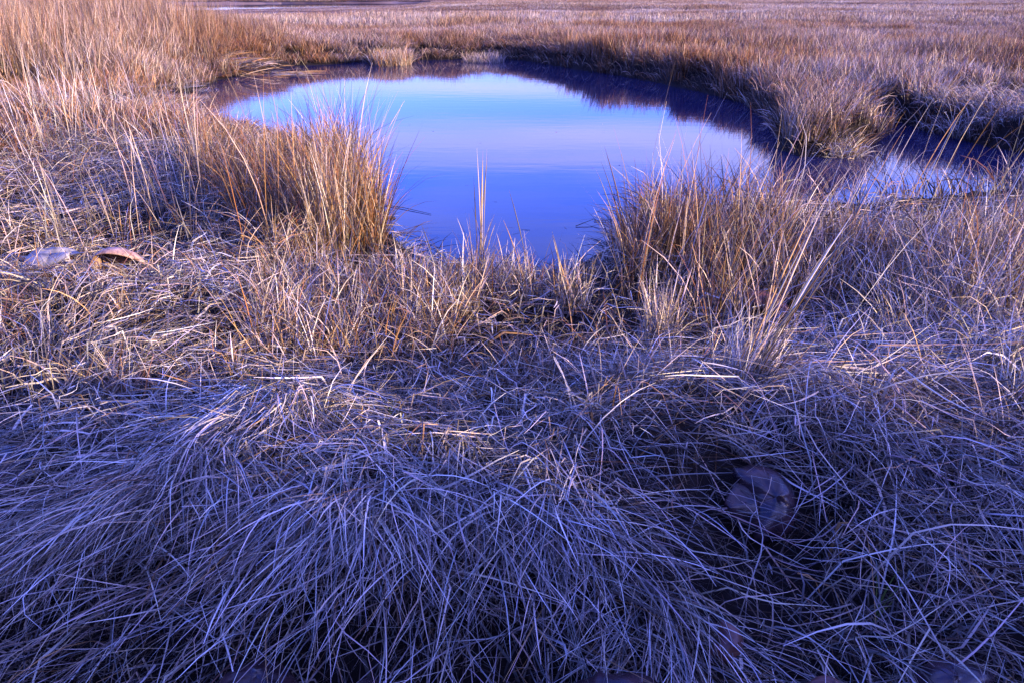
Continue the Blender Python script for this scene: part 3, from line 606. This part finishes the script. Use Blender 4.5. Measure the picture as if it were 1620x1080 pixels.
tuft(1060, 440, 0.62, 260, {'rust': 4, 'ochre': 2, 'brown': 2}, 'rust red tall tuft at the right corner of the pond', 1.0, (0, .2), (0, .4), 0.10, stalks=4, seed=12)
tuft(1000, 445, 0.5, 60, PALE, 'sparse pale blades leaning left over the water at the right corner', 3.0, (0.1, .45), (0, .4), 0.07, stalks=3, seed=13, sdir=(3.0, 0.2), sl=1.4)
tuft(530, 412, 0.74, 420, {'straw': 3, 'pale': 2, 'ochre': 3}, 'golden lit tuft in the tall clump at the left pond corner', 1.2, (0, .14), (0, .3), 0.14, stalks=4, seed=14)
tuft(584, 385, 0.62, 260, {'rust': 2, 'brown': 3, 'ochre': 1}, 'dark rusty drooping tuft at the waterside end of the left clump', 0.2, (0, .5), (0.1, 1.0), 0.12, stalks=2, seed=15)
tuft(600, 392, 0.5, 16, {'brown': 3, 'rust': 1}, 'two dark thin reeds standing at the edge of the left clump', 1.5, (0, .3), (0, .3), 0.04, stalks=2, seed=16, sdir=(0.3, 0.06), sl=1.45)
tuft(1172, 775, 0.22, 120, {'pale': 4, 'straw': 1}, 'bleached broad bladed tuft just above the most exposed dark shell', 1.0, (0, .6), (0.2, 1.2), 0.05, stalks=0, seed=17, wid=(0.004, 0.008))
tuft(1585, 690, 0.4, 80, {'pale': 4, 'straw': 1}, 'pale broken stems standing near the right edge', 0.3, (0, .5), (0, .5), 0.09, stalks=4, seed=18, wid=(0.005, 0.009))
tuft(1400, 690, 0.34, 120, MIXT, 'brownish tuft leaning right in the hay left of the pale broken stems', 0.3, (0.2, .8), (0, .6), 0.08, stalks=2, seed=19, sdir=(0.2, 0.5))
tuft(205, 560, 0.22, 80, MIXT, 'short tuft in the sunlit hay at left below the tan shell', 0.8, (0, .5), (0, .7), 0.06, stalks=1, seed=20)
# tussocks on the far side of the pond
tuft(618, 103, 0.52, 1500, {'ochre': 3, 'straw': 3, 'rust': 1.5, 'pale': 1}, 'round golden tussock standing forward in the water at the far shore', 0, (0, .35), (0.1, .6), 0.55, (0.006, 0.012), 0, 30, 'tussocks on the far shore', 'tussock', name='grass_tussock', gz=WATER, seg=4)
tuft(765, 92, 0.38, 900, {'pink': 3, 'straw': 3, 'brown': 2}, 'low pale tussock right of the golden one on the far shore', 0, (0.0, .6), (0.1, 0.9), 0.6, (0.005, 0.010), 0, 31, 'tussocks on the far shore', 'tussock', name='grass_tussock', gz=-0.2, seg=4)
tuft(1330, 232, 0.36, 900, {'pale': 3, 'straw': 3, 'ochre': 1.5}, 'bright curled tussock at the tip of the grassy point', -1.2, (0.1, 1.1), (0.4, 1.3), 0.26, (0.004, 0.008), 0, 32, 'tussocks on the grassy point', 'tussock', name='grass_tussock', gz=-0.2, seg=5)
tuft(1270, 228, 0.55, 700, {'pink': 2, 'straw': 3, 'ochre': 2}, 'upright straw tussock at the left side of the grassy point', -1.6, (0, .3), (0.1, .7), 0.25, (0.004, 0.008), 0, 33, 'tussocks on the grassy point', 'tussock', name='grass_tussock', gz=-0.2, seg=5)

# ------------------------------------------------------------------ green shoots, broken reeds, drift
for i, (px, py, lab) in enumerate([(614, 726, 'fresh green shoot in the hay right of the low hummock'), (276, 775, 'fresh green shoot in the hay at left, above the combed hay'), (418, 668, 'thin green blade between dry stems left of the centre'), (1392, 935, 'olive green blade in the shaded hay at lower right')]):
    c = at(px, py, 0.08); z0 = float(hgt(np.array([c[0]]), np.array([c[1]]))[0]); rg = np.random.RandomState(i + 70)
    V, F, C = blades(rg.uniform(-.01, .01, 4), rg.uniform(-.01, .01, 4), np.zeros(4), rg.uniform(-3, 3, 4), np.full(4, .1), np.full(4, .5), rg.uniform(.14, .22, 4), np.full(4, .006), np.array([[.10, .15, .03]] * 4), 5, rg=rg, ground=False, basedark=1)
    o = link('green_shoot', mesh_np('green_shoot', V, F, C), M_GRASS, label=lab, category='shoot', group='green shoots in the hay'); o.location = (c[0], c[1], z0 + 0.02)
def reed_piece(px, py, l, wd, az, tilt, label, curl=0.3, up=0.13):
    c = at(px, py, 0.1); z0 = float(hgt(np.array([c[0]]), np.array([c[1]]))[0]) + up; n = 9; V = []; F = []
    for k in range(n):
        t = k / (n - 1); w2 = wd * 0.5 * (0.6 + 0.4 * math.sin(math.pi * min(1, t * 1.3 + .15)))
        x = (t - .5) * l; z = -curl * l * (t - .4) ** 2
        for q, zz in ((-1, 0.35), (-.5, 0.08), (0, 0), (.5, 0.08), (1, 0.35)): V.append((x, q * w2, z + zz * w2))
        for q, zz in ((-1, 0.35), (-.5, 0.08), (0, 0), (.5, 0.08), (1, 0.35)): V.append((x, q * w2, z + zz * w2 - 0.0008))
    for k in range(n - 1):
        for j in range(4):
            a = k * 10 + j; F.append((a, a + 10, a + 11, a + 1)); b = a + 5; F.append((b, b + 1, b + 11, b + 10))
    o = link('broken_reed', mesh_np('broken_reed', np.array(V), np.array(F)), M_STRAW, label=label, category='reed piece', group='broken pale reed pieces on the hay')
    o.location = (c[0], c[1], z0); o.rotation_euler = (0.4, -tilt, az)
for q in [(545, 872, .13, .012, 0.3, .1, 'pale broken reed across the star shaped knot at lower left centre'), (505, 872, .10, .010, 2.6, .1, 'pale broken reed at the left of the star shaped knot'),
          (540, 905, .12, .011, 1.65, -.5, 'pale reed piece hanging down from the star shaped knot'), (572, 862, .08, .010, 0.6, .3, 'short bright reed piece at the right of the star shaped knot'),
          (522, 830, .05, .009, 1.0, .5, 'short curled white reed piece above the star shaped knot'), (617, 822, .13, .011, 1.9, .9, 'blue grey flat reed end standing up right of the star shaped knot'),
          (826, 690, .14, .012, 1.2, 1.0, 'pale folded reed blade standing in the middle of the hay'), (655, 786, .09, .008, 1.9, -.4, 'curved pale reed piece in the hay right of the low hummock'),
          (1383, 985, .12, .010, 1.8, .8, 'lavender grey reed piece standing on end at lower right'), (1178, 985, .07, .011, 1.6, .6, 'small hooked white reed piece at the bottom right of centre'),
          (160, 800, .12, .014, 0.1, .1, 'broad pale reed sheath lying left beside the dark purple shell'), (118, 768, .12, .010, 0.1, .1, 'sunlit cut straw lying above the broad sheath at left'),
          (130, 778, .14, .008, -.1, .05, 'lower sunlit straw beside the dark purple shell'), (1470, 1068, .16, .012, .3, .1, 'wide pale reed piece along the bottom edge at right'),
          (1350, 1046, .16, .010, .15, .05, 'long flat pale reed lying above the small dull red shell'), (1540, 760, .12, .009, 1.5, .8, 'bright sunlit reed stub near the right edge'),
          (671, 1066, .05, .022, 1.2, .2, 'small pale notched chip at the bottom edge, left of the middle'), (60, 745, .10, .009, 1.3, .5, 'bleached reed piece in the sunlit hay at the far left')]:
    reed_piece(*q)

# green weed along the mud shelf
rg = np.random.RandomState(77); n = 2600; t = rg.rand(n)
c0, c1, c2 = at(672, 421, WATER), at(800, 437, WATER), at(960, 428, WATER)
bx = (1 - t) ** 2 * c0[0] + 2 * t * (1 - t) * c1[0] + t * t * c2[0]; by = (1 - t) ** 2 * c0[1] + 2 * t * (1 - t) * c1[1] + t * t * c2[1]
bx += rg.normal(0, 0.02, n); by += rg.normal(0, 0.025, n); k = fbm(bx, by, 5, 3, 2) > 0.42; bx, by = bx[k], by[k]; n = len(bx)
V, F, C = blades(bx, by, np.maximum(hgt(bx, by), WATER) - 0.003, rg.uniform(-3.1, 3.1, n), rg.uniform(.3, 1.2, n), rg.uniform(1.2, 1.8, n), rg.uniform(.015, .05, n), rg.uniform(.004, .008, n), pick(n, {'green': 3, 'dark': 2}, rg), 3, rg=rg)
link('green_weed', mesh_np('green_weed', V, F, C), M_GRASS, kind='stuff', label='line of green weed along the muddy pond edge')
# thin dark twigs and scraps on the water
def stick(pts, rad, label, name='floating_stick', grp='dark twigs on the water by the left clump'):
    link(name, tube_mesh(name, [(*at(a, b, WATER + 0.006), WATER + 0.006 + z) for a, b, z in pts], [rad * q for q in np.linspace(1, .4, len(pts))]), M_BARK, label=label, category='twig', group=grp)
stick([(604, 324, 0), (640, 330, .004), (682, 339, 0)], .005, 'long thin twig lying on the water right of the left clump')
stick([(612, 372, 0), (640, 369, .006), (668, 376, 0)], .004, 'short twig on the water below the long one', 'floating_stick')
stick([(911, 358, 0), (940, 352, .03), (972, 366, .0)], .004, 'thin arched twig over the water left of the right clump', 'floating_stick', 'twigs on the water by the right clump')
stick([(940, 350, 0), (965, 349, .004), (995, 346, 0)], .004, 'straight twig on the water left of the right clump', 'floating_stick', 'twigs on the water by the right clump')
def lump(px, py, r_, label, m, name, cat, z=WATER, flat=.5, seed=0, grp=None):
    rg = np.random.RandomState(seed); V = []; F = []; nu, nv = 8, 12; c = at(px, py, z); z0 = max(float(hgt(np.array([c[0]]), np.array([c[1]]))[0]), WATER)
    for i in range(nu + 1):
        for j in range(nv):
            th = math.pi * i / nu; ph = 2 * math.pi * j / nv; d = np.array([math.sin(th) * math.cos(ph), math.sin(th) * math.sin(ph), math.cos(th) * flat])
            V.append(d * r_ * (1 + .22 * math.sin(3 * ph + seed) * math.sin(th) + .12 * math.sin(5 * ph + 4 * th)))
    for i in range(nu):
        for j in range(nv): F.append((i * nv + j, (i + 1) * nv + j, (i + 1) * nv + (j + 1) % nv, i * nv + (j + 1) % nv))
    o = link(name, mesh_np(name, np.array(V), np.array(F)), m, label=label, category=cat); o.location = (c[0], c[1], z0 + r_ * flat * .3)
    if grp: o['group'] = grp
lump(620, 346, .028, 'small dark scrap of peat floating right of the left clump', M_SOIL, 'peat_scrap', 'scrap', seed=1)
for i, (px, py, lab) in enumerate([(340, 128, 'leftmost of the small stones on the dark bank at the left end of the pond'), (372, 113, 'small dark stone on the dark bank beside the fallen reeds'), (382, 98, 'uppermost small stone beside the fallen reeds on the left bank'), (432, 104, 'flat small stone at the right of the fallen reeds'), (318, 148, 'grey stone at the waterline of the left bank')]):
    lump(px, py, .045, lab, M_SHELL, 'bank_stone', 'stone', z=-.12, seed=i, flat=.45, grp='small stones on the left bank')
# fallen bundle of reeds on the left bank
rg = np.random.RandomState(78); n = 160; c = at(400, 97, 0.0)
bx = c[0] + rg.uniform(-.9, .9, n); by = c[1] + rg.uniform(-.5, .6, n)
V, F, C = blades(bx, by, hgt(bx, by) + rg.uniform(0, .25, n), rg.choice([-.35, .25, 2.9], n) + rg.normal(0, .2, n), rg.uniform(1.1, 1.5, n), rg.uniform(1.5, 1.8, n), rg.uniform(.6, 1.2, n), rg.uniform(.012, .02, n), pick(n, {'straw': 3, 'ochre': 2}, rg), 4, .2, rg=rg)
link('fallen_reeds', mesh_np('fallen_reeds', V, F, C), M_GRASS, label='heap of fallen straw coloured reeds on the left bank above the dark mud', category='reed heap')

# bits of straw drifting near the shore
rg = np.random.RandomState(79); n = 130; bx = np.append(rg.uniform(-1.7, 1.6, 90), rg.uniform(-4, 6, 40)); by = np.append(rg.uniform(5.2, 6.6, 90), rg.uniform(7, 16, 40))
k = sdist(bx, by, POND) < -0.02; bx, by = bx[k], by[k]; n = len(bx)
V, F, C = blades(bx, by, np.full(n, WATER + .002), rg.uniform(-3, 3, n), np.full(n, 1.55), np.full(n, 1.57), rg.uniform(.02, .12, n), rg.uniform(.002, .004, n), pick(n, {'brown': 3, 'straw': 1}, rg), 3, .5, rg=rg, ground=False)
link('floating_straw', mesh_np('floating_straw', V, F, C), M_GRASS, kind='stuff', label='small bits of straw floating on the pond')
